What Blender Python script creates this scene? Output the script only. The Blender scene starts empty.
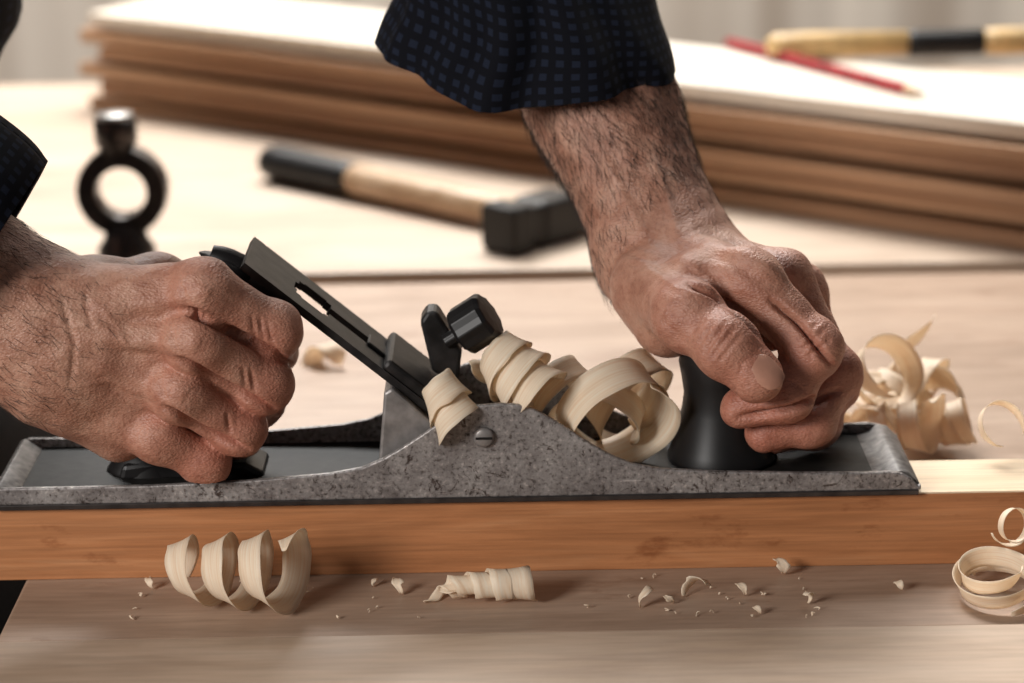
import bpy, math, random
import numpy as np
from mathutils import Vector, Matrix, noise
random.seed(7); np.random.seed(7)
scn=bpy.context.scene; col=scn.collection
scn.view_settings.view_transform='Standard'
# ---------------------------------------------------------------- camera maths
F=2418.0; PIT=math.radians(17); ROL=math.radians(1.0); D=.97; Z0=.1007
f_=Vector((0,math.cos(PIT),-math.sin(PIT))); r0=Vector((1,0,0)); u0=Vector((0,math.sin(PIT),math.cos(PIT)))
r_=r0*math.cos(ROL)-u0*math.sin(ROL); u_=r0*math.sin(ROL)+u0*math.cos(ROL)
CAM=Vector((0,0,Z0))-f_*D
def ray(px,py): return f_+r_*((px-512)/F)+u_*((341.5-py)/F)
def P(px,py,y):
    d=ray(px,py); return CAM+d*((y-CAM.y)/d.y)
def PZ(px,py,z=0.0):
    d=ray(px,py); return CAM+d*((z-CAM.z)/d.z)
cd=bpy.data.cameras.new('camera'); cam=bpy.data.objects.new('camera',cd); col.objects.link(cam)
cd.sensor_width=36; cd.lens=F/1024*36; cd.clip_start=.05
M=Matrix.Identity(4)
for i in range(3): M[i][0]=r_[i]; M[i][1]=u_[i]; M[i][2]=-f_[i]; M[i][3]=CAM[i]
cam.matrix_world=M; scn.camera=cam
cd.dof.use_dof=True; cd.dof.focus_distance=.962; cd.dof.aperture_fstop=7.0

# ---------------------------------------------------------------- materials
def mat(name):
    m=bpy.data.materials.new(name); m.use_nodes=True
    nt=m.node_tree; b=nt.nodes['Principled BSDF']; return m,nt,b
def N(nt,t,**kw):
    n=nt.nodes.new(t)
    for k,v in kw.items():
        if k in n.inputs: n.inputs[k].default_value=v
        else: setattr(n,k,v)
    return n
def ramp(nt,stops):
    n=nt.nodes.new('ShaderNodeValToRGB'); e=n.color_ramp.elements
    while len(e)<len(stops): e.new(.5)
    for i,(p,c) in enumerate(stops):
        e[i].position=p; e[i].color=(*c,1)
    return n
def coords(nt,scale=(1,1,1),rot=(0,0,0),loc=(0,0,0)):
    tc=nt.nodes.new('ShaderNodeTexCoord'); mp=nt.nodes.new('ShaderNodeMapping')
    mp.inputs['Scale'].default_value=scale; mp.inputs['Rotation'].default_value=rot; mp.inputs['Location'].default_value=loc
    nt.links.new(tc.outputs['Object'],mp.inputs['Vector']); return mp.outputs[0]
def wood(name,dark,mid,light,sc=(3,45,45),rough=.5,spots=0,off=0,bump=.15,fine=.35,stain=0,fs=9,dis=.6):
    m,nt,b=mat(name); L=nt.links.new
    v=coords(nt,sc,loc=(off,off*1.7,off*.6))
    n1=N(nt,'ShaderNodeTexNoise',Scale=1.0,Detail=7.0,Roughness=.6,Distortion=dis); L(v,n1.inputs['Vector'])
    r=ramp(nt,[(.28,dark),(.5,mid),(.72,light)]); L(n1.outputs['Fac'],r.inputs[0])
    v2=coords(nt,(sc[0]*4,sc[1]*fs,sc[2]*fs)); n2=N(nt,'ShaderNodeTexNoise',Scale=1.0,Detail=4.0); L(v2,n2.inputs['Vector'])
    r2=ramp(nt,[(.3,(1-fine,)*3),(.65,(1,1,1))]); L(n2.outputs['Fac'],r2.inputs[0])
    mx=N(nt,'ShaderNodeMix',data_type='RGBA',blend_type='MULTIPLY'); mx.inputs[0].default_value=1
    L(r.outputs[0],mx.inputs[6]); L(r2.outputs[0],mx.inputs[7]); out=mx.outputs[2]
    if spots:
        v3=coords(nt,(7,22,22),loc=(.3,.1,.2)); vo=N(nt,'ShaderNodeTexVoronoi',Scale=spots); L(v3,vo.inputs['Vector'])
        r3=ramp(nt,[(.05,(.35,.22,.15)),(.22,(1,1,1))]); L(vo.outputs['Distance'],r3.inputs[0])
        m2=N(nt,'ShaderNodeMix',data_type='RGBA',blend_type='MULTIPLY'); m2.inputs[0].default_value=.8
        L(out,m2.inputs[6]); L(r3.outputs[0],m2.inputs[7]); out=m2.outputs[2]
    if stain:
        v4=coords(nt,(18,45,45),loc=(.7,.2,.1)); n4=N(nt,'ShaderNodeTexNoise',Scale=1.0,Detail=6.0,Roughness=.7); L(v4,n4.inputs['Vector'])
        r4=ramp(nt,[(.60,(1,1,1)),(.70,(.62,.5,.42))]); L(n4.outputs['Fac'],r4.inputs[0])
        m3=N(nt,'ShaderNodeMix',data_type='RGBA',blend_type='MULTIPLY'); m3.inputs[0].default_value=stain
        L(out,m3.inputs[6]); L(r4.outputs[0],m3.inputs[7]); out=m3.outputs[2]
    L(out,b.inputs['Base Color']); b.inputs['Roughness'].default_value=rough
    bp=N(nt,'ShaderNodeBump',Strength=bump,Distance=.001); L(n2.outputs['Fac'],bp.inputs['Height']); L(bp.outputs[0],b.inputs['Normal'])
    return m
def plain(name,c,rough=.5,metal=0,var=.25,scale=60,bump=.1,spec=.5):
    m,nt,b=mat(name); L=nt.links.new
    v=coords(nt); n=N(nt,'ShaderNodeTexNoise',Scale=scale,Detail=5.0); L(v,n.inputs['Vector'])
    r=ramp(nt,[(.3,tuple(x*(1-var) for x in c)),(.7,tuple(min(1,x*(1+var)) for x in c))]); L(n.outputs['Fac'],r.inputs[0])
    L(r.outputs[0],b.inputs['Base Color']); b.inputs['Roughness'].default_value=rough; b.inputs['Metallic'].default_value=metal; b.inputs['Specular IOR Level'].default_value=spec
    bp=N(nt,'ShaderNodeBump',Strength=bump,Distance=.0006); L(n.outputs['Fac'],bp.inputs['Height']); L(bp.outputs[0],b.inputs['Normal'])
    return m
def iron():
    m,nt,b=mat('worn_grey_iron'); L=nt.links.new
    v=coords(nt,(1,1,1)); 
    n=N(nt,'ShaderNodeTexNoise',Scale=45.0,Detail=10.0,Roughness=.75); L(v,n.inputs['Vector'])
    r=ramp(nt,[(.32,(.10,.084,.08)),(.48,(.25,.228,.22)),(.70,(.42,.395,.38))]); L(n.outputs['Fac'],r.inputs[0])
    n2=N(nt,'ShaderNodeTexNoise',Scale=540.0,Detail=4.0,Roughness=.65); L(v,n2.inputs['Vector'])
    r2=ramp(nt,[(.36,(.22,.18,.16)),(.46,(.92,.92,.92)),(.57,(1,1,1)),(.67,(1.75,1.7,1.65))]); L(n2.outputs['Fac'],r2.inputs[0])
    mx=N(nt,'ShaderNodeMix',data_type='RGBA',blend_type='MULTIPLY'); mx.inputs[0].default_value=.85
    L(r.outputs[0],mx.inputs[6]); L(r2.outputs[0],mx.inputs[7]); 
    n3=N(nt,'ShaderNodeTexNoise',Scale=100.0,Detail=10.0,Roughness=.78,Distortion=1.2); L(v,n3.inputs['Vector'])
    r3=ramp(nt,[(.575,(1,1,1)),(.600,(.14,.085,.065))]); L(n3.outputs['Fac'],r3.inputs[0])
    m2=N(nt,'ShaderNodeMix',data_type='RGBA',blend_type='MULTIPLY'); m2.inputs[0].default_value=.92
    L(mx.outputs[2],m2.inputs[6]); L(r3.outputs[0],m2.inputs[7])
    vs=coords(nt,(30,500,500),(0,.35,0)); n6=N(nt,'ShaderNodeTexNoise',Scale=1.0,Detail=2.0); L(vs,n6.inputs['Vector'])
    r6=ramp(nt,[(.68,(0,0,0)),(.73,(.16,.15,.145))]); L(n6.outputs['Fac'],r6.inputs[0])
    m6=N(nt,'ShaderNodeMix',data_type='RGBA',blend_type='ADD'); m6.inputs[0].default_value=1
    L(m2.outputs[2],m6.inputs[6]); L(r6.outputs[0],m6.inputs[7])
    L(m6.outputs[2],b.inputs['Base Color']); b.inputs['Roughness'].default_value=.40; b.inputs['Metallic'].default_value=.35
    bp=N(nt,'ShaderNodeBump',Strength=.5,Distance=.0005); L(n2.outputs['Fac'],bp.inputs['Height']); L(bp.outputs[0],b.inputs['Normal'])
    return m
def skin():
    m,nt,b=mat('skin'); L=nt.links.new
    v=coords(nt); at=N(nt,'ShaderNodeAttribute',attribute_name='sk'); sep=N(nt,'ShaderNodeSeparateColor'); L(at.outputs['Color'],sep.inputs[0])
    n=N(nt,'ShaderNodeTexNoise',Scale=75.0,Detail=5.0,Roughness=.6); L(v,n.inputs['Vector'])
    r=ramp(nt,[(.3,(.33,.145,.092)),(.5,(.44,.222,.150)),(.72,(.53,.305,.215))]); L(n.outputs['Fac'],r.inputs[0])
    mx=N(nt,'ShaderNodeMix',data_type='RGBA'); L(sep.outputs[0],mx.inputs[0]); L(r.outputs[0],mx.inputs[6]); mx.inputs[7].default_value=(.41,.135,.088,1)
    n4=N(nt,'ShaderNodeTexNoise',Scale=420.0,Detail=4.0,Roughness=.65); L(v,n4.inputs['Vector'])
    r4=ramp(nt,[(.32,(.66,.54,.48)),(.52,(1,1,1))]); L(n4.outputs['Fac'],r4.inputs[0])
    m2=N(nt,'ShaderNodeMix',data_type='RGBA',blend_type='MULTIPLY'); m2.inputs[0].default_value=.6
    L(mx.outputs[2],m2.inputs[6]); L(r4.outputs[0],m2.inputs[7])
    L(m2.outputs[2],b.inputs['Base Color'])
    b.inputs['Roughness'].default_value=.47
    b.inputs['Subsurface Weight'].default_value=.08; b.inputs['Subsurface Radius'].default_value=(.006,.0025,.0015); b.inputs['Subsurface Scale'].default_value=.4
    v9=coords(nt,(1,1,1.6),(0,.6,.3)); vo=N(nt,'ShaderNodeTexVoronoi',Scale=800.0); L(v9,vo.inputs['Vector'])
    n5=N(nt,'ShaderNodeTexNoise',Scale=230.0,Detail=8.0,Roughness=.65,Distortion=1.1); L(v,n5.inputs['Vector'])
    ad=N(nt,'ShaderNodeMath',operation='MULTIPLY_ADD'); L(n5.outputs['Fac'],ad.inputs[0]); ad.inputs[1].default_value=2.2; L(vo.outputs['Distance'],ad.inputs[2])
    bp=N(nt,'ShaderNodeBump',Strength=.42,Distance=.0007); L(ad.outputs[0],bp.inputs['Height']); L(bp.outputs[0],b.inputs['Normal'])
    return m
def check():
    m,nt,b=mat('navy_check_cloth'); L=nt.links.new
    tc=nt.nodes.new('ShaderNodeTexCoord'); sep=nt.nodes.new('ShaderNodeSeparateXYZ'); L(tc.outputs['UV'],sep.inputs[0])
    ms=[]
    for i in range(2):
        a=N(nt,'ShaderNodeMath',operation='MULTIPLY'); L(sep.outputs[i],a.inputs[0]); a.inputs[1].default_value=175.0
        fr=N(nt,'ShaderNodeMath',operation='FRACT'); L(a.outputs[0],fr.inputs[0])
        lt=N(nt,'ShaderNodeMath',operation='LESS_THAN'); L(fr.outputs[0],lt.inputs[0]); lt.inputs[1].default_value=.5; ms.append(lt)
    mu=N(nt,'ShaderNodeMath',operation='MULTIPLY'); L(ms[0].outputs[0],mu.inputs[0]); L(ms[1].outputs[0],mu.inputs[1])
    mx=N(nt,'ShaderNodeMix',data_type='RGBA'); L(mu.outputs[0],mx.inputs[0]); mx.inputs[6].default_value=(.0045,.0048,.0075,1); mx.inputs[7].default_value=(.012,.0155,.028,1)
    L(mx.outputs[2],b.inputs['Base Color']); b.inputs['Roughness'].default_value=.9
    b.inputs['Specular IOR Level'].default_value=.12
    return m
def shavemat():
    m,nt,b=mat('fresh_shaving'); L=nt.links.new
    tc=nt.nodes.new('ShaderNodeTexCoord'); mp=nt.nodes.new('ShaderNodeMapping'); mp.inputs['Scale'].default_value=(3,16,1); L(tc.outputs['UV'],mp.inputs[0])
    n=N(nt,'ShaderNodeTexNoise',Scale=1.0,Detail=5.0); L(mp.outputs[0],n.inputs['Vector'])
    r=ramp(nt,[(.3,(.86,.68,.49)),(.5,(.94,.81,.64)),(.75,(.96,.89,.76))]); L(n.outputs['Fac'],r.inputs[0])
    L(r.outputs[0],b.inputs['Base Color']); b.inputs['Roughness'].default_value=.55
    tr=N(nt,'ShaderNodeBsdfTranslucent'); L(r.outputs[0],tr.inputs[0])
    ms=N(nt,'ShaderNodeMixShader'); ms.inputs[0].default_value=.38
    L(b.outputs[0],ms.inputs[1]); L(tr.outputs[0],ms.inputs[2]); L(ms.outputs[0],nt.nodes['Material Output'].inputs[0])
    bp=N(nt,'ShaderNodeBump',Strength=.2,Distance=.0004); L(n.outputs['Fac'],bp.inputs['Height']); L(bp.outputs[0],b.inputs['Normal'])
    return m
W_board=wood('orange_pine',(.37,.145,.055),(.49,.205,.083),(.58,.28,.13),(5,55,55),.42,spots=.8,fine=.26,stain=.9,fs=14,dis=1.6)
W_fresh=wood('fresh_planed_pine',(.66,.47,.29),(.80,.62,.42),(.88,.72,.53),(4,70,70),.45,fine=.2)
W_bench=wood('worn_bench_wood',(.32,.21,.142),(.41,.28,.198),(.48,.345,.255),(7,26,26),.5,spots=.35,stain=.6,fine=.2,fs=14,dis=1.2)
W_rear=wood('pale_bench_wood',(.45,.33,.24),(.57,.44,.335),(.65,.52,.41),(4,18,18),.5,off=3,fine=.2)
W_rail=wood('pale_rail_wood',(.44,.305,.205),(.53,.385,.275),(.59,.445,.33),(6,20,20),.5,off=5,fine=.2,fs=14,dis=1.2)
W_lum=[wood('lumber_a',(.26,.11,.045),(.52,.285,.15),(.72,.47,.29),(2,60,160),.55,spots=.5,off=1,fine=.55),
       wood('lumber_b',(.18,.07,.03),(.44,.22,.105),(.64,.39,.22),(2,60,160),.55,spots=.55,off=2,fine=.55),
       wood('lumber_c',(.30,.135,.06),(.56,.32,.175),(.74,.49,.31),(2,60,160),.55,spots=.45,off=4,fine=.55)]
W_top=wood('lumber_painted_lit',(.74,.61,.48),(.86,.77,.65),(.92,.85,.76),(2,30,60),.4,off=6)  # near-white colour paints the strong light on the stack's top into the wood
W_ham=wood('hammer_handle_wood',(.42,.25,.14),(.62,.42,.26),(.76,.57,.40),(3,60,60),.28)
IRON=iron()
BLACK=plain('black_lacquer',(.009,.008,.008),.42,0,.25,60,.1,.32)
DARKM=plain('dark_steel',(.055,.047,.045),.30,.6,.4,120)
BLUED=plain('blued_blade_steel',(.018,.016,.0155),.45,.2,.6,150,.2,.3)
GREYM=plain('grey_steel',(.24,.22,.21),.4,.4,.35,140,.3)
CAPM=plain('bright_steel',(.42,.40,.38),.3,.5,.3,140,.2)
LIP=plain('dark_iron_lip',(.15,.138,.13),.5,.2,.5,260,.3,.35)
JAPAN=plain('black_japanned_iron',(.012,.011,.010),.55,.0,.5,160,.3,.18)
SKIN=skin(); CHECK=check(); SHAVE=shavemat()
HAIRM=plain('dark_hair',(.022,.012,.008),.55)
NAILM=plain('nail',(.42,.21,.145),.26,0,.08,200,.03)
CLOTH=plain('black_apron_cloth',(.008,.008,.009),.9,0,.3,300)

# ---------------------------------------------------------------- mesh helpers
def props(o,label=None,cat=None,group=None,kind=None):
    if label:o['label']=label
    if cat:o['category']=cat
    if group:o['group']=group
    if kind:o['kind']=kind
    return o
def mesh(name,V,Fc,m,parent=None,smooth=True,loc=None,bevel=0,uv=None,solid=0):
    V=[Vector(v) for v in V]
    if parent is None and loc is None:
        lo=[min(v[i] for v in V) for i in range(3)]; hi=[max(v[i] for v in V) for i in range(3)]
        loc=Vector(((lo[0]+hi[0])/2,(lo[1]+hi[1])/2,lo[2]))
    if parent is None: V=[v-loc for v in V]
    me=bpy.data.meshes.new(name); me.from_pydata([tuple(v) for v in V],[],[tuple(x) for x in Fc]); me.update()
    if smooth: me.polygons.foreach_set('use_smooth',[True]*len(me.polygons))
    if uv:
        l=me.uv_layers.new(name='UVMap')
        for poly in me.polygons:
            for li in poly.loop_indices: l.data[li].uv=uv[me.loops[li].vertex_index]
    o=bpy.data.objects.new(name,me); col.objects.link(o); me.materials.append(m)
    if parent is None: o.location=loc
    else:
        o.parent=parent
        w=Matrix.Translation(parent['_w']) if '_w' in parent else Matrix.Identity(4)
        o.matrix_parent_inverse=w.inverted()
    if solid:
        s=o.modifiers.new('solid','SOLIDIFY'); s.thickness=solid; s.offset=0
    if bevel:
        b=o.modifiers.new('bevel','BEVEL'); b.width=bevel; b.segments=2; b.limit_method='ANGLE'; b.angle_limit=math.radians(40)
    return o
def empty(name,loc,label,cat,group=None):
    o=bpy.data.objects.new(name,None); col.objects.link(o); o.location=loc; o.empty_display_size=.02
    o['_w']=tuple(loc); return props(o,label,cat,group)
def box(a,b):
    (x0,y0,z0),(x1,y1,z1)=a,b
    V=[(x0,y0,z0),(x1,y0,z0),(x1,y1,z0),(x0,y1,z0),(x0,y0,z1),(x1,y0,z1),(x1,y1,z1),(x0,y1,z1)]
    return V,[(0,3,2,1),(4,5,6,7),(0,1,5,4),(1,2,6,5),(2,3,7,6),(3,0,4,7)]
def merge(*parts):
    V=[];Fc=[]
    for v,f in parts:
        n=len(V); V+=list(v); Fc+=[tuple(i+n for i in q) for q in f]
    return V,Fc
def prism(pts,y0,y1):      # pts: (x,z) outline
    n=len(pts); V=[(x,y0,z) for x,z in pts]+[(x,y1,z) for x,z in pts]
    a=sum(pts[i][0]*pts[(i+1)%n][1]-pts[(i+1)%n][0]*pts[i][1] for i in range(n))
    Fc=[tuple(range(n)),tuple(range(2*n-1,n-1,-1))]+[(i,i+n,(i+1)%n+n,(i+1)%n) for i in range(n)]
    if a<0: Fc=[tuple(reversed(q)) for q in Fc]
    return V,Fc
def frame(axis):
    a=Vector(axis).normalized(); h=Vector((0,0,1)) if abs(a.z)<.9 else Vector((1,0,0))
    e1=a.cross(h).normalized(); e2=a.cross(e1).normalized(); return a,e1,e2
def lathe(base,axis,prof,seg=32,knurl=0):   # prof: (r,h)
    a,e1,e2=frame(axis); base=Vector(base); V=[];Fc=[]
    for r,h in prof:
        for k in range(seg):
            t=2*math.pi*k/seg; rr=r*(1-knurl*(k%2)); V.append(base+a*h+(e1*math.cos(t)+e2*math.sin(t))*rr)
    for i in range(len(prof)-1):
        for k in range(seg):
            q=(i*seg+k,i*seg+(k+1)%seg,(i+1)*seg+(k+1)%seg,(i+1)*seg+k); Fc.append(tuple(reversed(q)))
    Fc.append(tuple(range(seg))); n=(len(prof)-1)*seg; Fc.append(tuple(range(n+seg-1,n-1,-1)))
    return V,Fc
def loft(secs,seg=48,sub=6,fold=0,cap=True,seed=0,hem=None):   # secs: (centre, e1, e2)
    S=[]
    n=len(secs)
    def cr(a,b,c,d,t): return .5*((2*b)+(c-a)*t+(2*a-5*b+4*c-d)*t*t+(3*b-a-3*c+d)*t*t*t)
    for i in range(n-1):
        q=[secs[max(i-1,0)],secs[i],secs[i+1],secs[min(i+2,n-1)]]
        for s in range(sub): S.append(tuple(cr(*(Vector(x[j]) for x in q),s/sub) for j in range(3)))
    S.append(tuple(Vector(x) for x in secs[-1]))
    V=[];Fc=[];UV=[];v=0
    for i,(c,a,b) in enumerate(S):
        if i: v+=(c-S[i-1][0]).length
        for k in range(seg+1):
            t=2*math.pi*k/seg; d=a*math.cos(t)+b*math.sin(t)
            w=1+fold*(noise.noise(Vector((math.cos(t)*1.6,math.sin(t)*1.6,v*9+seed)))+.5*noise.noise(Vector((math.cos(t)*4,math.sin(t)*4,v*22+seed))))
            off=Vector((0,0,0))
            if hem:
                dw,dz=hem(t,v); w+=dw; off=Vector((0,0,dz))
            V.append(c+d*w+off); UV.append((k/seg*.36,v))
    m=seg+1
    for i in range(len(S)-1):
        for k in range(seg): Fc.append((i*m+k,i*m+k+1,(i+1)*m+k+1,(i+1)*m+k))
    if cap: Fc.append(tuple(range(seg-1,-1,-1))); n0=(len(S)-1)*m; Fc.append(tuple(range(n0,n0+seg)))
    return V,Fc,UV

# ---------------------------------------------------------------- setting
FZ=-.86
V,Fc=box((-3,-2.2,FZ-.05),(3,2.0,FZ)); props(mesh('floor',V,Fc,plain('concrete_floor',(.30,.27,.24),.7,0,.15,4),None,False),kind='structure')
def wallmat():
    m,nt,b=mat('pale_wall_boards'); L=nt.links.new
    v=coords(nt,(1,1,1)); s=nt.nodes.new('ShaderNodeSeparateXYZ'); L(v,s.inputs[0])
    n=N(nt,'ShaderNodeTexNoise',noise_dimensions='1D',Scale=11.0,Detail=1.0); L(s.outputs[0],n.inputs['W'])
    r=ramp(nt,[(.35,(.44,.36,.29)),(.5,(.60,.52,.44)),(.62,(.76,.67,.57))]); L(n.outputs['Fac'],r.inputs[0])
    L(r.outputs[0],b.inputs['Base Color']); b.inputs['Roughness'].default_value=.8; return m
V,Fc=box((-3,1.9,FZ),(3,2.0,2.2)); props(mesh('wall_back',V,Fc,wallmat(),None,False),kind='structure')

# workbench
bench=empty('workbench',(0.3,.45,FZ),'long pale wooden workbench top carrying the planed board, hammer and lumber','workbench')
XL=-.2035
V,Fc=box((XL,-.060,-.045),(1.1,.452,0)); mesh('top_plank',V,Fc,W_bench,bench,False,bevel=.0015)
V,Fc=box((-.62,.478,-.045),(1.1,1.10,0.0)); mesh('top_plank',V,Fc,W_rear,bench,False,bevel=.002)
V,Fc=box((-.62,.470,-.06),(1.1,.478,-.012)); mesh('gap_shade_strip',V,Fc,plain('painted_gap_shade',(.05,.028,.018),.8),bench,False)  # added dark filler strip, its colour stands in for shade in the gap
V,Fc=box((-.235,-.19,-.06),(1.1,-.0612,.0025)); o=mesh('front_rail',V,Fc,W_rail,bench,False,bevel=.004); o['label']='pale front rail'
for x0,y0 in ((-.19,-.15),(-.56,1.0),(1.0,-.15),(1.0,1.0)):
    V,Fc=box((x0,y0,FZ),(x0+.08,y0+.08,-.046)); mesh('leg',V,Fc,W_bench,bench,False,bevel=.003)

# planed board
BT=.032
wb=empty('wooden_board',(.2,.022,0),'long orange pine board on edge under the metal hand plane','board')
V,Fc=box((-.225,.003,0),(.62,.041,BT-.0007)); mesh('board_body',V,Fc,W_board,wb,False,bevel=.0005)
V,Fc=box((-.225,.003,BT-.0007),(.62,.041,BT)); o=mesh('planed_edge',V,Fc,W_fresh,wb,False); o['label']='pale freshly planed top edge'

# ---------------------------------------------------------------- hand plane
HP=empty('hand_plane',(P(460,505,.032).x,.032,BT),'worn grey iron hand plane with black handles sliding along the pine board','hand plane')
xh=P(-6,514,0).x; xt=P(921,494,0).x
outl=[(-6,492),(0,489),(60,488),(150,486),(250,481),(330,474),(362,468),(383,459),(402,448),(425,433),(448,417),(463,410),(478,406),(500,404),(518,405),(535,410),(553,420),(572,432),(592,445),(612,456),(632,464),(660,469),(720,472),(800,473),(860,473),(890,472),(903,474),(912,479),(918,486)]
pts=[]
for a,b in outl:
    q=P(a,b,0); pts.append((q.x,q.z))
pts=[(xh,BT+.0022)]+pts+[(xt,BT+.0045),(xt,BT+.0022)]
YF=.064
wn=prism(pts,0,.0026); wf=prism(pts,YF-.0026,YF)
fl=box((xh,.002,BT+.0022),(xt-.002,YF-.002,BT+.0058))
tz=P(890,472,0).z
e2=prism([(xt-.019,BT+.0056),(xt-.0130,BT+.0070),(xt-.0095,tz-.0006),(xt-.0080,tz-.0004),(xt-.0050,tz-.0012),(xt-.0018,tz-.0045),(xt-.0003,BT+.0045),(xt-.0003,BT+.003),(xt-.019,BT+.003)],.002,YF-.002)
e1=prism([(xh,BT+.003),(xh,BT+.0090),(xh+.002,BT+.0098),(xh+.010,BT+.0058),(xh+.010,BT+.003)],.002,YF-.002)
V,Fc=merge(wn,wf); mesh('body',V,Fc,IRON,HP,False,bevel=.0009)
V,Fc=e2; mesh('toe_lip',V,Fc,LIP,HP,True,bevel=.0007)
V,Fc=e1; mesh('heel_lip',V,Fc,LIP,HP,True,bevel=.0007)
V,Fc=merge(fl); mesh('bed',V,Fc,JAPAN,HP,False)
V,Fc=box((xh-.0003,-.0006,BT+.0001),(xt-.001,YF,BT+.0024)); mesh('sole',V,Fc,DARKM,HP,False,bevel=.0004)
def pr(px,y0,y1): 
    return prism([(P(a,b,y0).x,P(a,b,y0).z) for a,b in px],y0,y1)
V,Fc=pr([(378,470),(384,393),(392,388),(478,462),(478,485),(378,488)],.0075,.0565); mesh('frog',V,Fc,GREYM,HP,False,bevel=.0012)
# cutting iron with slot
A=P(242,266,.011); B=P(458,432,.011); Lv=Vector((B.x-A.x,0,B.z-A.z)); LL=Lv.length; Ld=Lv.normalized(); Nn=Vector((-Ld.z,0,Ld.x)); Nn= Nn if Nn.z>0 else -Nn
def plate(us,vs,skip,z0,z1):
    V=[];Fc=[];nu,nv=len(us),len(vs)
    for z in (z0,z1):
        for u in us:
            for v in vs: V.append(Vector((A.x,0,A.z))+Ld*u+Vector((0,v,0))+Nn*z)
    def I(z,i,j): return z*nu*nv+i*nv+j
    on=lambda i,j: 0<=i<nu-1 and 0<=j<nv-1 and (i,j) not in skip
    for i in range(nu-1):
        for j in range(nv-1):
            if not on(i,j): continue
            Fc.append((I(1,i,j),I(1,i+1,j),I(1,i+1,j+1),I(1,i,j+1))); Fc.append((I(0,i,j),I(0,i,j+1),I(0,i+1,j+1),I(0,i+1,j)))
            if not on(i,j-1): Fc.append((I(0,i,j),I(0,i+1,j),I(1,i+1,j),I(1,i,j)))
            if not on(i,j+1): Fc.append((I(0,i,j+1),I(1,i,j+1),I(1,i+1,j+1),I(0,i+1,j+1)))
            if not on(i-1,j): Fc.append((I(0,i,j),I(1,i,j),I(1,i,j+1),I(0,i,j+1)))
            if not on(i+1,j): Fc.append((I(0,i+1,j),I(0,i+1,j+1),I(1,i+1,j+1),I(1,i+1,j)))
    return V,Fc
# keyhole slot: round eye at the top running into a narrow slot
us=[0,.004]; skip=set(); cu=.30*LL; Re=.0105
K=[-.95,-.8,-.55,-.25,.0,.25,.55,.8]
us+= [cu+k*Re for k in K]+[cu+.95*Re,.72*LL,1.30*LL]
vc=.0325; offs=[.0030,.0042,.0062,.0085,.0100]
vs=[.0115]+[vc-o for o in reversed(offs)]+[vc]+[vc+o for o in offs]+[.0535]
for i in range(len(us)-1):
    um=(us[i]+us[i+1])/2
    for j in range(len(vs)-1):
        vm=(vs[j]+vs[j+1])/2
        if (um-cu)**2+(vm-vc)**2<Re**2 or (cu<um<.72*LL and abs(vm-vc)<.0042): skip.add((i,j))
V,Fc=plate(us,vs,skip,-.0016,.0016)
mesh('cutting_iron',V,Fc,BLUED,HP,False)
V,Fc=plate([.63*LL,.645*LL,.90*LL,.92*LL],[.0115,.02,.044,.0535],set(),.0016,.0064); mesh('lever_cap',V,Fc,BLUED,HP,False,bevel=.0015)
V,Fc=plate([.55*LL,.66*LL],[.0265,.0385],set(),.0016,.0030); mesh('cap_spring',V,Fc,BLUED,HP,False,bevel=.0008)
V,Fc=pr([(420,322),(427,312),(437,312),(462,352),(458,385),(432,372)],.030,.044); mesh('clamp_bracket',V,Fc,BLUED,HP,False,bevel=.0015)
ka=P(446,342,.030); kb=P(500,308,.026)
V,Fc=lathe(ka,kb-ka,[(.0035,0),(.0035,.007),(.0095,.0072),(.0108,.009),(.0108,.021),(.0095,.0228),(.004,.0232)],20,.07); mesh('clamp_knob',V,Fc,BLACK,HP,False,bevel=.0006)
sc=P(484,437,-.0004); V,Fc=merge(lathe(sc,(0,-1,0),[(.0042,0),(.0042,.0010),(.0032,.0018)],24)); s_=mesh('screw',V,Fc,GREYM,HP,True)
V,Fc=box((sc.x-.0034,-.0025,sc.z-.0005),(sc.x+.0034,-.0018,sc.z+.0005)); mesh('screw_slot',V,Fc,BLACK,HP,False)
# rear handle
tp=[(P(150,478,.032),.013,.018),(P(165,440,.032),.0115,.016),(P(178,390,.032),.0115,.0155),(P(190,335,.032),.011,.0145),(P(208,290,.032),.0105,.013),(P(228,268,.034),.009,.011),(P(216,256,.034),.006,.007)]
V,Fc,uv=loft([(c,Vector((b,0,-.25*b)),Vector((0,a,0))) for c,a,b in tp],24,5); mesh('rear_handle',V,Fc,BLACK,HP)
V,Fc=pr([(118,482),(122,466),(150,462),(245,464),(262,472),(266,480)],.020,.046); mesh('handle_foot',V,Fc,BLACK,HP,False,bevel=.002)
tp=[(P(210,256,.036),.0045),(P(226,263,.036),.0060),(P(252,277,.036),.0062),(P(280,296,.036),.005)]
V,Fc,uv=loft([(c,Vector((.4*r,0,1.0*r)),Vector((0,r*1.1,0))) for c,r in tp],16,5); mesh('adjusting_lever',V,Fc,BLACK,HP)
# front knob
kb=P(722,462,.034); kb.z=BT+.0056
V,Fc=lathe(kb,(.0,0,1),[(.0230,0),(.0230,.002),(.0215,.006),(.0192,.014),(.0172,.022),(.0162,.029),(.0172,.036),(.0185,.043),(.0175,.050),(.012,.055),(.004,.0565)],40); mesh('front_knob',V,Fc,BLACK,HP)

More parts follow.
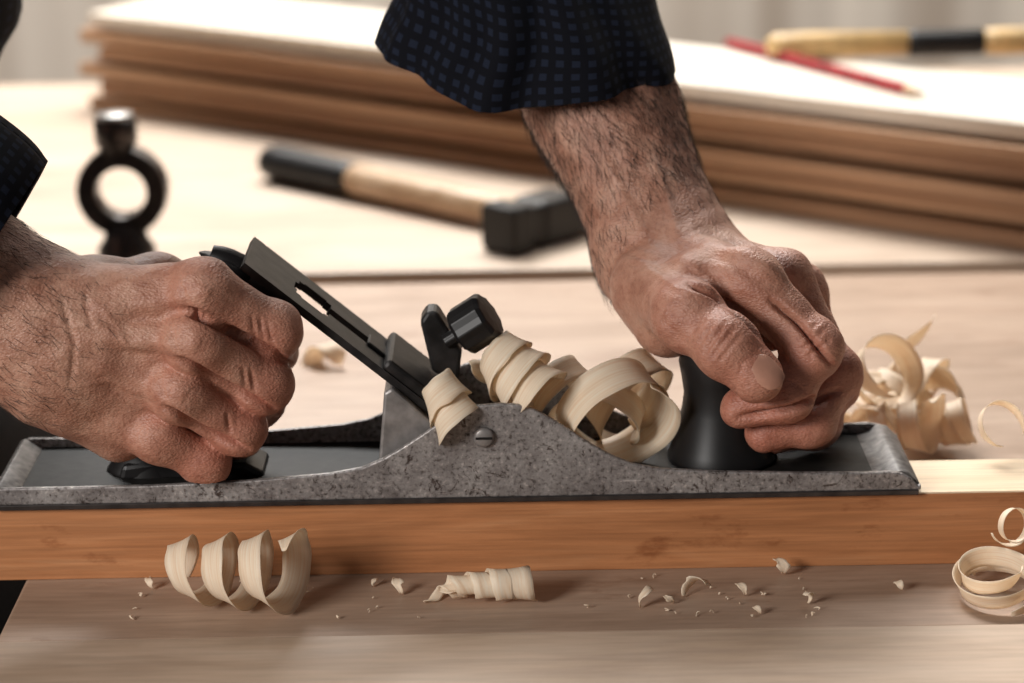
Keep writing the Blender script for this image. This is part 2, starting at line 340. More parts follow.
# ---------------------------------------------------------------- shavings
def curl(name,label,c0,axis,r0,r1,turns,length,width,phase=0,cat='wood shaving',group=None,flat=1.0,tw=.12,seg=44,up=None,ragged=.12,cup=.05,wob=.06,drift=0):
    a,b1,b2=frame(axis)
    n=max(8,int(seg*turns)); V=[];UV=[];Fc=[];c0=Vector(c0); W=6; sd=random.random()*50
    for i in range(n+1):
        t=i/n; an=phase+2*math.pi*turns*t; r=r0+(r1-r0)*t
        r*=1+wob*noise.noise(Vector((t*turns*2.2,sd,0)))
        d=b1*math.cos(an)+b2*math.sin(an)*flat
        p=c0+a*(length*(t-.5)+(.0015+drift)*noise.noise(Vector((t*turns*(3 if not drift else 1.1),0,sd))))+d*r
        w=width*min(1,.35+t*n/9,.2+(n-i)/8)*(1+.25*wob*4*noise.noise(Vector((t*turns*1.3,sd,7))))
        aa=(a+d*tw*(1+1.2*wob*4*noise.noise(Vector((t*turns*1.2,3,sd))))).normalized()
        for k in range(W):
            s=k/(W-1)-.5
            ed=ragged*noise.noise(Vector((t*turns*9,s*3,sd)))*(abs(s)>.45)
            V.append(p+aa*(w*(s*(1+ed)))+d*(-cup*width*(1-4*s*s)))
            UV.append((t*turns,s+.5))
    for i in range(n):
        for k in range(W-1): Fc.append((i*W+k,i*W+k+1,(i+1)*W+k+1,(i+1)*W+k))
    lz=min(v.z for v in V)
    if c0.z<.03 and c0.y<.003: V=[v-Vector((0,0,lz-.0004)) if lz<.0004 else v for v in V]
    return props(mesh(name,V,Fc,SHAVE,None,True,uv=UV,solid=.00024),label,cat,group)
def X(*v): return Vector(v)
g1='shavings on the bench in front of the board'
c=PZ(238,604); curl('wood_shaving','long corkscrew shaving lying in front of the board below the left hand',(c.x,-.030,.0160),(1,-.25,.07),.0114,.0152,3.45,.052,.0116,2.5,group=g1,tw=.42,ragged=.25,wob=.16,drift=.004)
c=PZ(500,606); curl('wood_shaving','tightly rolled cone shaving with a pointed tail on the front bench strip',(c.x-.004,-.029,.0082),(1,.03,.0),.0035,.0075,3.2,.026,.016,1.0,group=g1,tw=.05)
c=PZ(445,606); curl('wood_shaving','thin splinter flake touching the tail of the cone shaving',(c.x,-.026,.0035),(1,.2,.12),.0025,.004,1.2,.016,.006,.5,group=g1)
c=PZ(985,604); curl('wood_shaving','looped pale shaving at the right end of the front bench strip',(c.x+.004,-.034,.0085),(-.10,-.10,1),.0215,.0130,2.2,.009,.0085,3.3,group=g1,flat=.85,tw=.35,wob=.2)
c=P(1006,542,-.004); curl('wood_shaving','small curl standing against the board face at the right',(c.x,-.016,.0240),(.3,-.9,.2),.0085,.006,1.3,.006,.005,.3,group=g1)
g2='shavings curling out of the plane throat'
c=P(448,404,.006); curl('wood_shaving','short double roll shaving beside the cutting iron',c,(.40,-.45,-.62),.0088,.0100,1.9,.017,.0135,2.2,group=g2,tw=.25,ragged=.25)
c=P(515,372,.020); curl('wood_shaving','long rolled shaving between clamp knob and large loop',c,(.62,-.50,-.50),.0115,.0135,3.0,.030,.0120,.6,group=g2,tw=.38,ragged=.2,wob=.12)
c=P(612,416,.022); curl('wood_shaving','largest looped shaving in the plane throat before the front knob',c,(.38,-.74,-.46),.0225,.0245,1.3,.012,.0180,2.4,group=g2,tw=.14,seg=70,ragged=.2)
c=P(600,420,.032); curl('wood_shaving','inner shaving coil inside the largest loop',c,(-.35,-.72,-.42),.0165,.0200,1.0,.014,.0150,1.9,group=g2,tw=.2,seg=60)
c=P(628,394,.050); curl('wood_shaving','soft shaving arch behind the largest loop next to the thumb',c,(.5,-.6,-.5),.019,.021,.9,.012,.016,2.2,group=g2,seg=60)
c=P(560,392,.034); curl('wood_shaving','bent shaving strip between long roll and largest loop',c,(.45,-.6,-.55),.014,.016,.8,.010,.014,2.6,group=g2,seg=60,tw=.2)
g3='blurred heap of shavings behind the plane toe'
for i,(a,b,y,ax,r,tn,ln,w,lab) in enumerate([
    (884,374,.135,(.3,-.7,.5),.0155,1.2,.018,.012,'wide loop shaving at the left of the heap behind the fingers'),
    (934,404,.150,(-.5,-.6,.6),.0145,1.6,.012,.012,'round open shaving at the right of the heap behind the toe'),
    (906,426,.115,(.8,-.3,.1),.0115,2.4,.030,.010,'rolled shaving at the front of the heap behind the toe'),
    (866,408,.15,(.2,-.6,-.6),.0165,1.2,.02,.012,'shaving nearest the fingers in the heap behind the toe'),
    (922,384,.165,(.6,-.6,-.2),.0135,1.5,.02,.012,'topmost coil of the heap behind the toe'),
    (897,398,.160,(-.6,-.2,-.7),.0145,1.8,.022,.010,'middle coil buried inside the heap behind the toe'),
    (948,424,.130,(.9,-.2,.3),.0105,2.0,.020,.010,'lowest right coil of the heap behind the toe'),
    (876,432,.125,(-.5,-.8,.1),.0110,1.4,.016,.011,'lowest left coil of the heap against the plane toe')]):
    curl('wood_shaving',lab,P(a,b,y),ax,r*.9,r*1.15,tn,ln,w,i*1.3,group=g3,tw=.3,wob=.3,drift=.003)
c=P(914,342,.165); curl('wood_shaving','upright sliver shaving rising from the heap behind the toe',c,(.30,.1,.9),.006,.005,.55,.030,.010,1.0,group=g3)
c=P(1000,436,.045); curl('wood_shaving','thin brown edged curl on top of the board at the right',(c.x,.045,BT+.0125),(.25,-.85,.5),.0125,.0085,.75,.006,.006,2.9,group=g3)
c=PZ(322,366); curl('wood_shaving','small flat brown curl on the bench behind the cutting iron',(c.x,c.y,.005),(1,.3,0),.006,.007,.9,.016,.012,1.2)
chips=[(398,592,5.5,'between corkscrew and cone shavings'),(152,588,4,'left of the corkscrew shaving'),(648,606,7,'right of the cone shaving, flat and pale'),(697,597,8,'at the middle of the front strip, the biggest flake'),(742,595,4.5,'just right of the biggest flake'),(780,574,5.5,'close under the board face right of centre'),(806,607,5.5,'right of centre near the rail'),(668,604,3.5,'between the two larger central flakes'),(757,614,3,'lowest one near the rail edge'),(898,590,3.5,'alone between centre and right loop'),(968,577,3.5,'just left of the right loop shaving'),(376,586,3,'close behind the left centre flake')]
for a,b,s,lab in chips:
    c=PZ(a,b); s*=.001*.72
    curl('wood_chip','tiny pale wood chip '+lab,(c.x,c.y,s*.45+.0006),(random.uniform(-1,1),random.uniform(-.4,.4),random.uniform(-.1,.2)),s*.7,s*.9,.5,s*.9,s*1.5,random.uniform(3.6,4.4),cat='wood chip',group='wood chips on the front bench strip',seg=20,ragged=.8,wob=.4)
rs=random.Random(11)
for _ in range(34):
    a=rs.choice([rs.uniform(130,420),rs.uniform(560,920),rs.uniform(640,820)]); b=rs.uniform(577,620)
    c=PZ(a,b); s=rs.uniform(.0005,.0011)
    curl('sawdust_fleck','minute pale sawdust fleck scattered on the front bench strip',(c.x,c.y,s*.5+.0004),(rs.uniform(-1,1),rs.uniform(-1,1),rs.uniform(-.2,.2)),s*.7,s*.9,.5,s*.9,s*1.5,rs.uniform(3.4,4.6),cat='sawdust fleck',group='sawdust flecks on the front bench strip',seg=16,ragged=.8,wob=.4)

# ---------------------------------------------------------------- background things
# lumber stack
a=PZ(90,109); b=PZ(1024,250); dv=(b-a).normalized(); ang=math.atan2(dv.y,dv.x); nr=Vector((-dv.y,dv.x,0))
NL=6; th=.0815/NL
labs=['bottom orange board of the lumber stack on the bench','second board from the bottom of the lumber stack','third board from the bottom of the lumber stack','third board from the top of the lumber stack','second board from the top of the lumber stack','topmost board of the lumber stack, painted near white as if brightly lit']
for i in range(NL):
    off=[0,.003,-.003,.002,-.003,.001][i]; st=[.0,.010,-.006,.012,-.003,.004][i]
    V,Fc=box((0,0,0),(1.15,.125,th-.0036))
    o=mesh('lumber_plank',V,Fc,[W_lum[0],W_lum[1],W_lum[2],W_lum[0],W_lum[2],W_top][i],None,False,loc=Vector((0,0,0)),bevel=.0008)
    p=a+dv*st+nr*off; o.location=(p.x,p.y,.0003+i*th); o.rotation_euler.z=ang+[0,.004,-.004,.005,-.004,.0][i]
    props(o,labs[i],'board','boards of the lumber stack')
    if i<NL-1:
        for q in (.12,.62,1.05):
            V,Fc=box((0,0,0),(.03,.10,.0034))
            sp=mesh('spacer_strip',V,Fc,W_lum[1],o,False); sp.matrix_parent_inverse=Matrix.Identity(4); sp.location=(q,.02,th-.0036)
topz=.0003+NL*th-.0036
# red pencil on the stack
p0=PZ(728,42,topz+.004); p1=PZ(925,94,topz+.004); ax=p1-p0; LN=ax.length
pe=empty('pencil',p0-Vector((0,0,.004)),'red pencil lying on top of the lumber stack','pencil')
RED=plain('red_paint',(.30,.022,.028),.4); 
V,Fc=lathe(p0,ax,[(.0036,0),(.0038,.002),(.0038,LN-.018)],6); mesh('shaft',V,Fc,RED,pe,False)
V,Fc=lathe(p0+ax.normalized()*(LN-.018),ax,[(.0038,0),(.0012,.014)],12); mesh('sharpened_wood',V,Fc,W_ham,pe)
V,Fc=lathe(p0+ax.normalized()*(LN-.004),ax,[(.0012,0),(.0003,.004)],8); mesh('lead',V,Fc,BLACK,pe)
# yellow handled tool on stack
YEL=plain('yellow_plastic',(.58,.38,.16),.45)
q0=PZ(766,46,topz+.010); q1=PZ(1060,40,topz+.010); ax=(q1-q0); LN=ax.length; ad=ax.normalized()
ft=empty('chisel',q0-Vector((0,0,.01)),'yellow handled tool with black collar lying behind the red pencil','chisel')
V,Fc=lathe(q0,ax,[(.004,0),(.0085,.006),(.0095,.03),(.0085,.48*LN)],20); mesh('handle',V,Fc,YEL,ft)
V,Fc=lathe(q0+ad*.48*LN,ax,[(.0088,0),(.0095,.006),(.0095,.24*LN),(.0085,.26*LN)],20); mesh('collar',V,Fc,BLACK,ft)
V,Fc=lathe(q0+ad*.74*LN,ax,[(.0085,0),(.0095,.01),(.0095,.5*LN),(.006,.52*LN)],20); mesh('end_grip',V,Fc,YEL,ft)
# hammer
h0=PZ(268,160,.0128); h1=PZ(548,220,.0128); ax=h1-h0; LN=ax.length; ad=ax.normalized(); sd=Vector((-ad.y,ad.x,0))
hm=empty('hammer',h1-Vector((0,0,.0128)),'hammer with black head and dark grip lying behind the hand plane','hammer')
def hsec(t,a,b): return (h0+ad*(LN*t),sd*a,Vector((0,0,b)))
V,Fc,uv=loft([hsec(0,.009,.008),hsec(.03,.0145,.0115),hsec(.15,.0145,.0115),hsec(.34,.0135,.0110)],24,5); mesh('grip',V,Fc,BLACK,hm)
V,Fc,uv=loft([hsec(.34,.0132,.0108),hsec(.5,.0125,.0104),hsec(.75,.0115,.010),hsec(1.0,.0095,.0095)],24,5); mesh('handle',V,Fc,W_ham,hm)
# head: square faced block, waisted neck, eye block and a wedge peen
hs=[(-.046,.0135,.0135),(-.044,.0150,.0150),(-.030,.0150,.0150),(-.025,.0128,.0128),(-.018,.0128,.0128),(-.014,.0148,.0138),(.014,.0148,.0138),(.020,.0140,.0120),(.048,.0140,.0025)]
V=[];Fc=[]; nb=8
for k,(s,rw,rh) in enumerate(hs):
    c=h1+sd*s+Vector((0,0,.0026)); q=.82
    for (cx,cz) in ((1,q),(q,1),(-q,1),(-1,q),(-1,-q),(-q,-1),(q,-1),(1,-q)):
        V.append(c+ad*(rw*cx)+Vector((0,0,rh*cz)))
for k in range(len(hs)-1):
    for i in range(nb): Fc.append((k*nb+i,(k+1)*nb+i,(k+1)*nb+(i+1)%nb,k*nb+(i+1)%nb))
Fc.append(tuple(range(nb))); Fc.append(tuple(range(len(V)-1,len(V)-nb-1,-1)))
mesh('head',V,Fc,BLACK,hm,False,bevel=.0007)
# ring clamp
cb=PZ(122,258); yr=cb.y; s=1/ (F/(f_.dot(P(122,190,yr)-CAM)))
rc=empty('ring_clamp',cb,'dark metal ring clamp with screw top standing on the rear bench','clamp')
ctr=P(123,190,yr)
V=[];Fc=[];SG=48
for i in range(SG):
    t=2*math.pi*i/SG; d=Vector((math.cos(t),0,math.sin(t)))
    for rr,yy in ((45*s,-.009),(45*s,.009),(25*s,.009),(25*s,-.009)): V.append(ctr+d*rr+Vector((0,yy,0)))
for i in range(SG):
    for k in range(4):
        Fc.append((i*4+k,i*4+(k+1)%4,((i+1)%SG)*4+(k+1)%4,((i+1)%SG)*4+k))
mesh('ring',V,Fc,DARKM,rc,False,bevel=.0015)
z1=ctr.z-40*s
V,Fc=lathe((ctr.x,yr,0),(0,0,1),[(.0175,0),(.018,.002),(.0175,.008),(.0135,.013),(.0125,z1+.004)],32); mesh('base',V,Fc,DARKM,rc)
z2=ctr.z+38*s
V,Fc=lathe((ctr.x-.002,yr,z2),(-.02,0,1),[(.011,0),(.0110,.005),(.0130,.006),(.0130,.0205),(.0115,.022)],28); mesh('screw_cap',V,Fc,DARKM,rc)
V,Fc=lathe((ctr.x-.0024,yr,z2+.022),(-.02,0,1),[(.0118,0),(.0114,.0022),(.004,.0030)],28); mesh('cap_top',V,Fc,CAPM,rc)

# ---------------------------------------------------------------- person: hands by blended distance fields
def nets(Fd,org,h):
    nx,ny,nz=Fd.shape; S=Fd<0; cs=(nx-1,ny-1,nz-1)
    acc=np.zeros(cs+(3,),np.float32); cnt=np.zeros(cs,np.float32)
    def sl(o): return Fd[o[0]:o[0]+cs[0],o[1]:o[1]+cs[1],o[2]:o[2]+cs[2]]
    cor=[(i,j,k) for i in (0,1) for j in (0,1) for k in (0,1)]
    for a in cor:
        for ax in range(3):
            if a[ax]==0:
                b=list(a); b[ax]=1; fa=sl(a); fb=sl(b); cr=(fa<0)!=(fb<0)
                t=np.where(cr,fa/np.where(cr,fa-fb,1),0)
                for q in range(3):
                    acc[...,q]+=np.where(cr,a[q]+(t if q==ax else 0),0)
                cnt+=cr
    act=cnt>0; idx=-np.ones(cs,np.int64); idx[act]=np.arange(act.sum())
    ii=np.argwhere(act); Vt=(ii+acc[act]/cnt[act][:,None])*h+np.array(org)
    quads=[]
    for ax in range(3):
        s0=[slice(1,-1)]*3; s1=[slice(1,-1)]*3; s0[ax]=slice(0,-1); s1[ax]=slice(1,None)
        A_=S[tuple(s0)]; B_=S[tuple(s1)]
        for mask,flip in ((A_&~B_,False),(~A_&B_,True)):
            w=np.argwhere(mask)
            if len(w)==0: continue
            w=w.copy(); 
            for q in range(3):
                if q!=ax: w[:,q]+=1
            u=(ax+1)%3; v=(ax+2)%3
            def cell(du,dv):
                c=w.copy(); c[:,u]+=du; c[:,v]+=dv; return idx[c[:,0],c[:,1],c[:,2]]
            q=np.stack([cell(-1,-1),cell(0,-1),cell(0,0),cell(-1,0)],1)
            if flip: q=q[:,::-1]
            quads.append(q)
    return Vt,np.concatenate(quads)
class Grid:
    def __init__(s,lo,hi,h):
        s.lo=np.array(lo);s.h=h
        n=[int((hi[i]-lo[i])/h)+2 for i in range(3)]
        s.X,s.Y,s.Z=np.meshgrid(*[np.arange(n[i],dtype=np.float32)*h+lo[i] for i in range(3)],indexing='ij')
    def cone(s,a,b,ra,rb):
        a=np.array(a,np.float32); b=np.array(b,np.float32); ba=b-a; dd=float(ba@ba)+1e-12
        x=s.X-a[0];y=s.Y-a[1];z=s.Z-a[2]
        t=np.clip((x*ba[0]+y*ba[1]+z*ba[2])/dd,0,1)
        return np.sqrt((x-t*ba[0])**2+(y-t*ba[1])**2+(z-t*ba[2])**2)-(ra+(rb-ra)*t)
def smin(a,b,k):
    if a is None: return b
    hh=np.maximum(k-np.abs(a-b),0)/k
    return np.minimum(a,b)-hh*hh*k*.25
def normals(Vp,Qp):
    tm=bpy.data.meshes.new('t'); tm.from_pydata(Vp.tolist(),[],Qp.tolist()); tm.update()
    nn=np.zeros(len(Vp)*3,np.float32); tm.vertices.foreach_get('normal',nn); bpy.data.meshes.remove(tm); return nn.reshape(-1,3)
def build_hand(palm,fingers,arm,lo,hi,h,kp=.008,kf=.003):
    G=Grid(lo,hi,h); d=None
    for a,b,ra,rb in palm: d=smin(d,G.cone(P(*a),P(*b),ra,rb),kp)
    for a,b,ra,rb in arm: d=smin(d,G.cone(P(*a),P(*b),ra,rb),.018)
    ff=None
    for ch in fingers:
        c=None
        for (a,ra),(b,rb) in zip(ch[:-1],ch[1:]): c=smin(c,G.cone(P(*a),P(*b),ra*.97,rb*.97),.004)
        for (a,ra) in ch[1:-1]: c=smin(c,G.cone(P(*a),P(*a),ra*1.07,ra*1.07),.004)
        (a,ra)=ch[0]; c=smin(c,G.cone(P(*a),P(*a),ra*1.08,ra*1.08),.005)
        ff=c if ff is None else smin(ff,c,.0006)
    d=smin(d,ff,kf)
    d=d+ .0003*np.sin(G.X*310+1.3*np.sin(G.Z*210))*np.sin(G.Z*270+G.Y*190)
    return nets(d,G.lo,h)
def carve(Vp,Qp,lines):     # skin creases and tendons
    nn=normals(Vp,Qp); rel=Vp-np.array(CAM); dep=rel@np.array(f_)
    px=512+F*(rel@np.array(r_))/dep; py=341.5-F*(rel@np.array(u_))/dep
    face=np.clip(-(nn*(rel/np.linalg.norm(rel,axis=1)[:,None])).sum(1)*2.5,0,1)
    disp=np.zeros(len(Vp))
    for pl,w,dp in lines:
        best=np.full(len(Vp),1e9); tt=np.zeros(len(Vp)); n=len(pl)-1
        for k in range(n):
            ax_,ay_=pl[k]; bx_,by_=pl[k+1]; ux,uy=bx_-ax_,by_-ay_; q=ux*ux+uy*uy
            t=np.clip(((px-ax_)*ux+(py-ay_)*uy)/q,0,1); dd=np.hypot(px-ax_-t*ux,py-ay_-t*uy)
            m=dd<best; best[m]=dd[m]; tt[m]=(k+t[m])/n
        env=np.clip(np.minimum(tt,1-tt)*5+.25,0,1)
        disp+=-dp*np.exp(-(best/w)**2)*env
    return Vp+nn*(disp*face)[:,None]
# hand on the rear handle: knuckles stand proud, fingers fold round the handle to its far side
RI=[((202,290,-.008),.0120),((272,330,.003),.0112),((271,350,.034),.0100),((240,356,.050),.0088)]
RM=[((195,340,-.014),.0124),((263,384,-.001),.0113),((258,401,.034),.0100),((226,402,.050),.0088)]
RR=[((180,391,-.012),.0118),((238,428,-.002),.0104),((236,438,.031),.0094),((205,436,.046),.0085)]
RP=[((158,434,-.005),.0108),((206,461,.000),.0092),((204,466,.028),.0086),((180,464,.042),.008)]
RT=[((95,300,.024),.0170),((155,287,.042),.0132),((216,296,.058),.0110),((256,312,.062),.0098)]
rp=[((58,312,.002),(184,290,-.004),.0180,.0110),((54,335,.0),(174,336,-.009),.0190,.0112),((54,358,.0),(158,384,-.007),.0190,.0108),
    ((58,378,.002),(140,427,-.003),.0185,.0102),((80,395,.008),(120,424,.010),.0170,.0155),((70,310,.014),(110,300,.026),.018,.016),((100,350,.012),(150,360,.010),.018,.015)]
ra=[((66,330,.002),(-110,212,.0),.0220,.0290),((48,358,.002),(-130,246,.0),.0220,.0290)]
lo=(-.285,-.045,.045); hi=(-.08,.085,.205)
Vr,Qr=build_hand(rp,[RI,RM,RR,RP,RT],ra,lo,hi,.0009)
Vr=carve(Vr,Qr,[([(186,310),(208,319),(240,336),(294,364)],3.3,.0064),([(178,360),(198,370),(225,386),(280,414)],3.3,.0064),([(164,408),(184,420),(205,432),(248,450)],3.2,.0058),
  ([(100,308),(150,302),(188,298)],8,-.0012),([(92,338),(140,340),(180,342)],8,-.0014),([(92,366),(130,374),(164,390)],8,-.0012),
  ([(118,322),(160,318),(186,310)],6,.0014),([(112,352),(150,356),(178,362)],6,.0014),([(105,385),(130,398),(160,408)],6,.0011),
  ([(188,340),(200,346)],9,-.0010),([(196,288),(210,296)],9,-.0009),([(172,388),(186,397)],8,-.0009),
  ([(260,318),(264,343)],2,.0010),([(252,316),(255,340)],2,.0008),([(268,322),(273,346)],2,.0007),([(251,370),(255,394)],2,.0010),([(243,368),(246,392)],2,.0008),([(227,413),(230,435)],2,.0009),
  ([(62,300),(75,345),(70,390)],3,.0008),([(84,290),(92,330)],3,.0006),([(182,286),(188,306)],2.4,.0007),([(173,330),(177,352)],2.4,.0007),([(160,380),(165,398)],2.4,.0006),
  ([(60,330),(95,322),(130,345),(150,350)],3.2,-.0007),([(80,385),(110,380),(140,395)],3,-.0006),([(95,300),(120,330),(128,350)],2.8,-.0005)])
# hand on the front knob
LI=[((750,280,.022),.0122),((813,348,.005),.0110),((786,396,.000),.0100),((741,408,.002),.0089)]
LM=[((782,280,.046),.0122),((834,374,.028),.0106),((810,421,.013),.0098),((765,432,.010),.0088)]
LR=[((796,292,.064),.0120),((834,385,.050),.0098),((816,425,.036),.0092),((776,435,.030),.0082)]
LP=[((794,305,.082),.0112),((826,388,.074),.0088),((806,420,.062),.008),((776,430,.055),.0075)]
LT=[((655,288,.045),.0170),((688,316,.004),.0136),((726,346,-.011),.0121),((757,377,-.0165),.0110)]
lp=[((640,250,.074),(740,277,.026),.0158,.0114),((660,245,.078),(774,279,.046),.0158,.0116),((676,248,.084),(790,290,.064),.0155,.0112),
    ((686,252,.09),(790,303,.082),.0150,.0105),((644,275,.068),(668,322,.035),.0170,.0150),((694,290,.026),(742,302,.022),.0148,.0114),((700,300,.05),(766,318,.045),.016,.0140)]
la=[((652,246,.078),(594,105,.12),.0212,.0258),((672,243,.082),(612,97,.125),.0212,.0255),((602,105,.12),(520,-40,.155),.0265,.036)]
lo2=(.0,-.035,.03); hi2=(.165,.21,.30)
Vl,Ql=build_hand(lp,[LI,LM,LR,LP,LT],la,lo2,hi2,.0009,.009,.0035)
Vl=carve(Vl,Ql,[([(688,282),(716,295),(748,318),(784,360)],3.4,.0044),([(770,300),(798,322),(834,367)],3.4,.0050),([(738,418),(790,410),(838,391)],3.2,.0042),
  ([(704,354),(713,340),(726,322)],2.2,.0010),([(711,358),(721,345),(735,327)],2.2,.0012),([(718,363),(728,350),(742,333)],2.2,.0009),([(697,348),(706,334),(716,318)],2.2,.0005),
  ([(800,350),(826,328)],2.2,.0010),([(806,358),(832,338)],2.2,.0010),([(796,342),(818,322)],2.2,.0007),([(790,380),(810,396)],2,.0006),
  ([(668,256),(710,260),(745,276)],8,-.0010),([(690,248),(740,256),(778,274)],8,-.0011),([(700,244),(750,254),(795,284)],8,-.0009),
  ([(660,275),(700,272),(735,284)],6,.0007),([(690,256),(730,262),(764,282)],6,.0009),
  ([(618,250),(660,262),(712,236)],3,.0008),([(622,262),(660,270),(700,252)],3,.0005),([(612,238),(655,250),(705,225)],3,.0005),([(640,300),(668,326),(690,345)],4,.0005),
  ([(600,150),(625,200),(650,245)],5,-.0009),([(650,150),(668,200),(680,240)],5,-.0009),
  ([(640,262),(680,290),(720,300)],3,-.0006),([(690,262),(712,282),(748,292)],3,-.0005),
  ([(738,382),(742,363),(757,353),(772,361)],1.6,.0006)])
PER=empty('person',(-.4,.2,FZ),'person in dark checked shirt pushing the hand plane with both hands','person')
# hidden upper arms, shoulders and neck, one mesh with the hands
elR=Vector((-.40,.0,.25)); shR=Vector((-.45,.03,.50)); elL=P(478,-205,.215); shL=Vector((-.27,.36,.52))
G=Grid((-.62,-.08,-.02),(.08,.48,.66),.008)
d=None
for a_,b_,r1,r2 in [(P(-110,225,0),elR,.030,.043),(elR,shR,.043,.055),(P(528,-20,.15),elL,.034,.043),(elL,shL,.043,.055),(shR,shL,.06,.06),((-.40,.19,.47),(-.43,.20,.15),.12,.12),((-.37,.19,.50),(-.35,.19,.61),.06,.055),((-.43,.1,.1),(-.43,.30,.1),.10,.10)]:
    d=smin(d,G.cone(a_,b_,r1,r2),.03)
Vb,Qb=nets(d,G.lo,.008)
allV=np.concatenate([Vr,Vl,Vb]); allQ=np.concatenate([Qr,Ql+len(Vr),Qb+len(Vr)+len(Vl)])
body=mesh('body',allV.tolist(),allQ.tolist(),SKIN,PER)
sm=body.modifiers.new('smooth','SMOOTH'); sm.factor=.5; sm.iterations=1
# redness at knuckles and tips
red=np.zeros(len(allV))
spots=[]
for ch in (RI,RM,RR,RP,LI,LM,LR,LP,LT):
    spots+= [(ch[0][0],.009,.5),(ch[1][0],.009,.75),(ch[2][0],.010,.45),(ch[3][0],.010,.55)]
for p_,s_r,w in spots:
    q=np.array(P(*p_)); red+=w*np.exp(-((allV-q)**2).sum(1)/(2*(s_r*1.15)**2))
red=np.clip(red,0,.65)
ca=body.data.color_attributes.new('sk','FLOAT_COLOR','POINT')
buf=np.zeros((len(allV),4),np.float32); buf[:,0]=red; buf[:,3]=1; ca.data.foreach_set('color',buf.ravel())
# thumb nail
def nail(tip,ip,r,nrm,hl,hw):
    t=(tip-ip).normalized(); n=(nrm-t*nrm.dot(t)).normalized(); w=t.cross(n)
    V=[];Fc=[];K=16
    for i in range(K+1):
        for j in range(K+1):
            u=i/K*2-1; v=j/K*2-1
            uu=u*math.sqrt(1-.36*v*v); vv=v*math.sqrt(1-.36*u*u)
            an=vv*hw/r; e=max(abs(u),abs(v))
            rr=r*1.035-.0008*e**4-.0013*max(0,uu)**2
            V.append(tip+t*(uu*hl+.0016)+(n*math.cos(an)+w*math.sin(an))*rr)
    for i in range(K):
        for j in range(K): Fc.append((i*(K+1)+j,i*(K+1)+j+1,(i+1)*(K+1)+j+1,(i+1)*(K+1)+j))
    return V,Fc
tip=P(757,377,-.0165); ipj=P(726,346,-.011)
V,Fc=nail(tip,ipj,.0110,Vector((.30,-.80,.54)),.0074,.0068); nl=mesh('fingernail',V,Fc,NAILM,body,True)
nl.matrix_parent_inverse=Matrix.Identity(4)
# arm hair
def hairs(Vp,Qp,axis_a,axis_b,count,tmin,tmax,lmin,lmax,seed):
    rnd=random.Random(seed); nn=normals(Vp,Qp)
    a=np.array(axis_a);b=np.array(axis_b); L_=b-a; t=((Vp-a)@L_)/(L_@L_)
    cand=np.where((t>tmin)&(t<tmax)&(nn[:,1]<.5))[0]
    V=[];Fc=[]; ld=Vector(L_).normalized(); k_=0
    while k_<count:
        i=int(cand[rnd.randrange(len(cand))]); p=Vector(Vp[i]); n=Vector(nn[i])
        if rnd.random()<(t[i]-.75)*2.6: continue
        k_+=1
        side=ld.cross(n); dr=(ld*.8+n*rnd.uniform(.06,.34)+side*rnd.uniform(-.7,.5)+Vector((0,0,-.2))).normalized(); ln=rnd.uniform(lmin,lmax); rr=rnd.uniform(.00006,.00011)
        s1=dr.cross(n).normalized(); s2=dr.cross(s1); bend=n*-.3+side*rnd.uniform(-.3,.3); b0=len(V)
        for k in range(4):
            u=k/3; c=p+dr*(ln*u)+bend*(ln*u*u*.5); w=rr*(1-.85*u)
            for q in range(3): V.append(c+s1*math.cos(q*2.094)*w+s2*math.sin(q*2.094)*w)
        for k in range(3):
            for q in range(3): Fc.append((b0+k*3+q,b0+k*3+(q+1)%3,b0+k*3+3+(q+1)%3,b0+k*3+3+q))
    return V,Fc
h1_=hairs(Vl,Ql,P(570,30,.14),P(665,260,.07),4600,.02,1.08,.005,.0125,3)
h2_=hairs(Vr,Qr,P(-60,270,0),P(95,345,0),800,.2,1.05,.004,.010,4)
V,Fc=merge(h1_,h2_); ah=mesh('arm_hair',V,Fc,HAIRM,body); ah.matrix_parent_inverse=Matrix.Identity(4); ah['kind']='stuff'
# shirt
tA=P(17,5,.2); tB=P(-14,75,.2)
tor=[((-.43,.19,.02),.155,.185),((-.44,.20,.10),.155,.18),((tB.x-.17,.20,tB.z),.17,.18),((tA.x-.19,.20,tA.z+.02),.19,.18),((-.41,.19,.42),.16,.19),((-.39,.19,.51),.12,.16),((-.36,.19,.57),.07,.075)]
V,Fc,uv=loft([(Vector(c),Vector((a,0,.0)),Vector((0,b,0))) for c,a,b in tor],64,6,.02,True,1)
shirt=mesh('shirt',V,Fc,CHECK,PER,uv=uv)
def sleeve(secs,seed,fold,hem=None):
    V,Fc,uv=loft(secs,128,14,fold,False,seed,hem); o=mesh('sleeve',V,Fc,CHECK,shirt,uv=uv,solid=.003); o.matrix_parent_inverse=Matrix.Identity(4)
    return o
def hemL(t,v):
    dg=(math.degrees(t)+180)%360-180       # -90 faces the viewer side
    f=math.exp(-v/.05)
    dz=-.0115*math.exp(-((dg+106)/34)**2)*f
    g=lambda c,w: math.exp(-((dg-c)/w)**2)
    dw=.12*g(-106+v*140,7)*math.exp(-v/.25)-.09*g(-92+v*140,8)+.06*g(-150+v*300,9)-.06*g(-138+v*300,8)-.07*g(-45-v*300,11)+.06*g(-62-v*220,8)+.04*g(-28-v*500,7)-.05*g(-120+v*420,6)*math.exp(-((v-.03)/.03)**2)
    return dw,dz
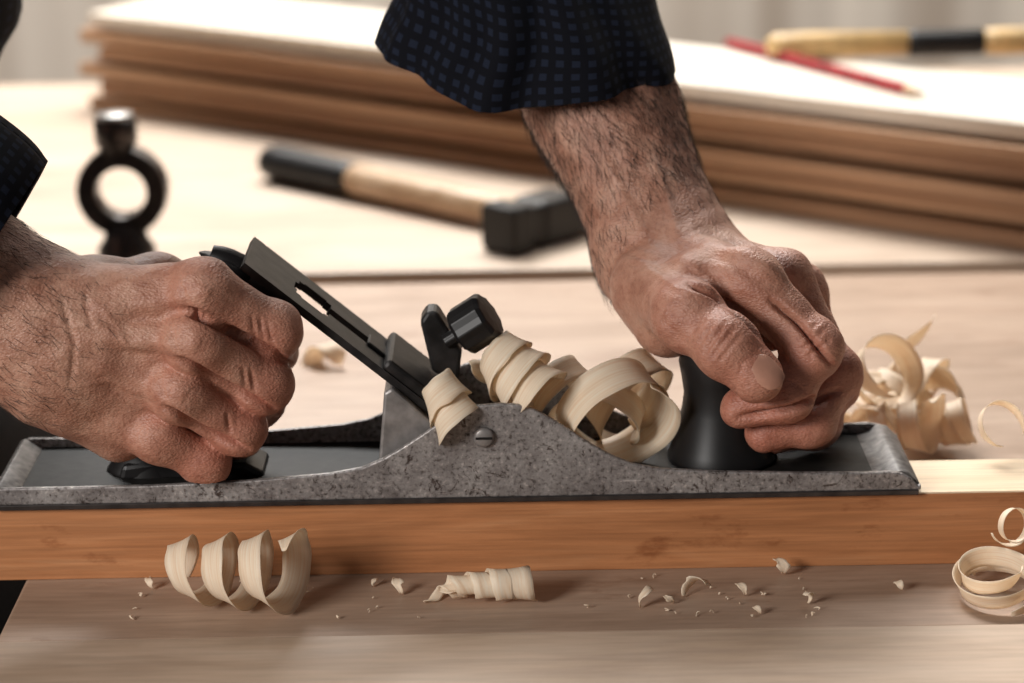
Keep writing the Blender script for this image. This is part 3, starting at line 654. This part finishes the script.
sleeve([(P(526,57,.125),X(.0650,0,-.008),X(0,.050,.004)),(P(527,35,.13),X(.0630,0,-.008),X(0,.052,.006)),(P(530,-10,.142),X(.0570,0,-.012),X(0,.052,.006)),(P(505,-130,.18),X(.056,0,-.02),X(0,.052,.006)),
        (elL,X(.045,0,-.04),X(.0,.055,.0)),(elL.lerp(shL,.5),X(.03,.0,.055),X(-.03,.06,0)),(shL,X(.03,0,.07),X(-.04,.07,0)),(X(-.36,.28,.50),X(.0,.03,.08),X(-.08,.05,0))],3,.065,hemL)
pu=(P(4,200,0)-P(-56,300,0)).normalized()
sleeve([(P(-42,306,.004),pu*.067,X(0,.045,0)),(P(-84,272,.002),pu*.069,X(0,.05,0)),(P(-240,150,.0),pu*.064,X(0,.055,0)),(elR,X(.03,0,.055),X(0,.06,0)),(elR.lerp(shR,.5),X(.065,0,.01),X(0,.06,0)),(shR,X(.07,0,.03),X(0,.065,.02)),(X(-.42,.12,.50),X(.0,0,.085),X(.085,.0,0))],9,.03)
# apron / trousers
V1,F1,_=loft([(X(-.375,.2,.075),X(.145,0,-.02),X(0,.19,0)),(X(-.375,.2,.0),X(.165,0,0),X(0,.2,0)),(X(-.385,.2,-.2),X(.16,0,0),X(0,.2,0)),(X(-.40,.2,-.45),X(.15,0,0),X(0,.19,0))],48,5,.02)
mesh('apron',V1,F1,CLOTH,PER)
la_=loft([(X(-.42,.11,-.1),X(.09,0,0),X(0,.085,0)),(X(-.42,.10,-.45),X(.075,0,0),X(0,.07,0)),(X(-.43,.09,FZ+.003),X(.06,0,0),X(0,.06,0))],24,5,.03)
lb_=loft([(X(-.42,.29,-.1),X(.09,0,0),X(0,.085,0)),(X(-.42,.31,-.45),X(.075,0,0),X(0,.07,0)),(X(-.43,.33,FZ+.003),X(.06,0,0),X(0,.06,0))],24,5,.03)
V,Fc=merge(la_[:2],lb_[:2]); mesh('trousers',V,Fc,CLOTH,PER)
for o in list(bpy.data.objects):
    if '_w' in o: del o['_w']

# ---------------------------------------------------------------- light
def area(name,loc,tgt,size,pw,c=(1,1,1)):
    l=bpy.data.lights.new(name,'AREA'); l.energy=pw; l.size=size; l.color=c; o=bpy.data.objects.new(name,l); col.objects.link(o); o.location=loc
    o.rotation_euler=(Vector(tgt)-Vector(loc)).to_track_quat('-Z','Y').to_euler(); return o
area('window_light',(-.3,1.35,1.4),(.05,.25,0),.75,56,(1,.99,.97))
area('front_light',(-1.15,-1.15,.70),(0,0,.05),.5,26,(1,.965,.93))
area('wall_fill',(.5,1.2,1.5),(.3,1.9,-.1),.6,20,(1,.97,.92))  # unseen fill lamp added to brighten the back wall
w=bpy.data.worlds.new('world'); scn.world=w; w.use_nodes=True; w.node_tree.nodes['Background'].inputs[0].default_value=(.97,.97,1,1); w.node_tree.nodes['Background'].inputs[1].default_value=.08
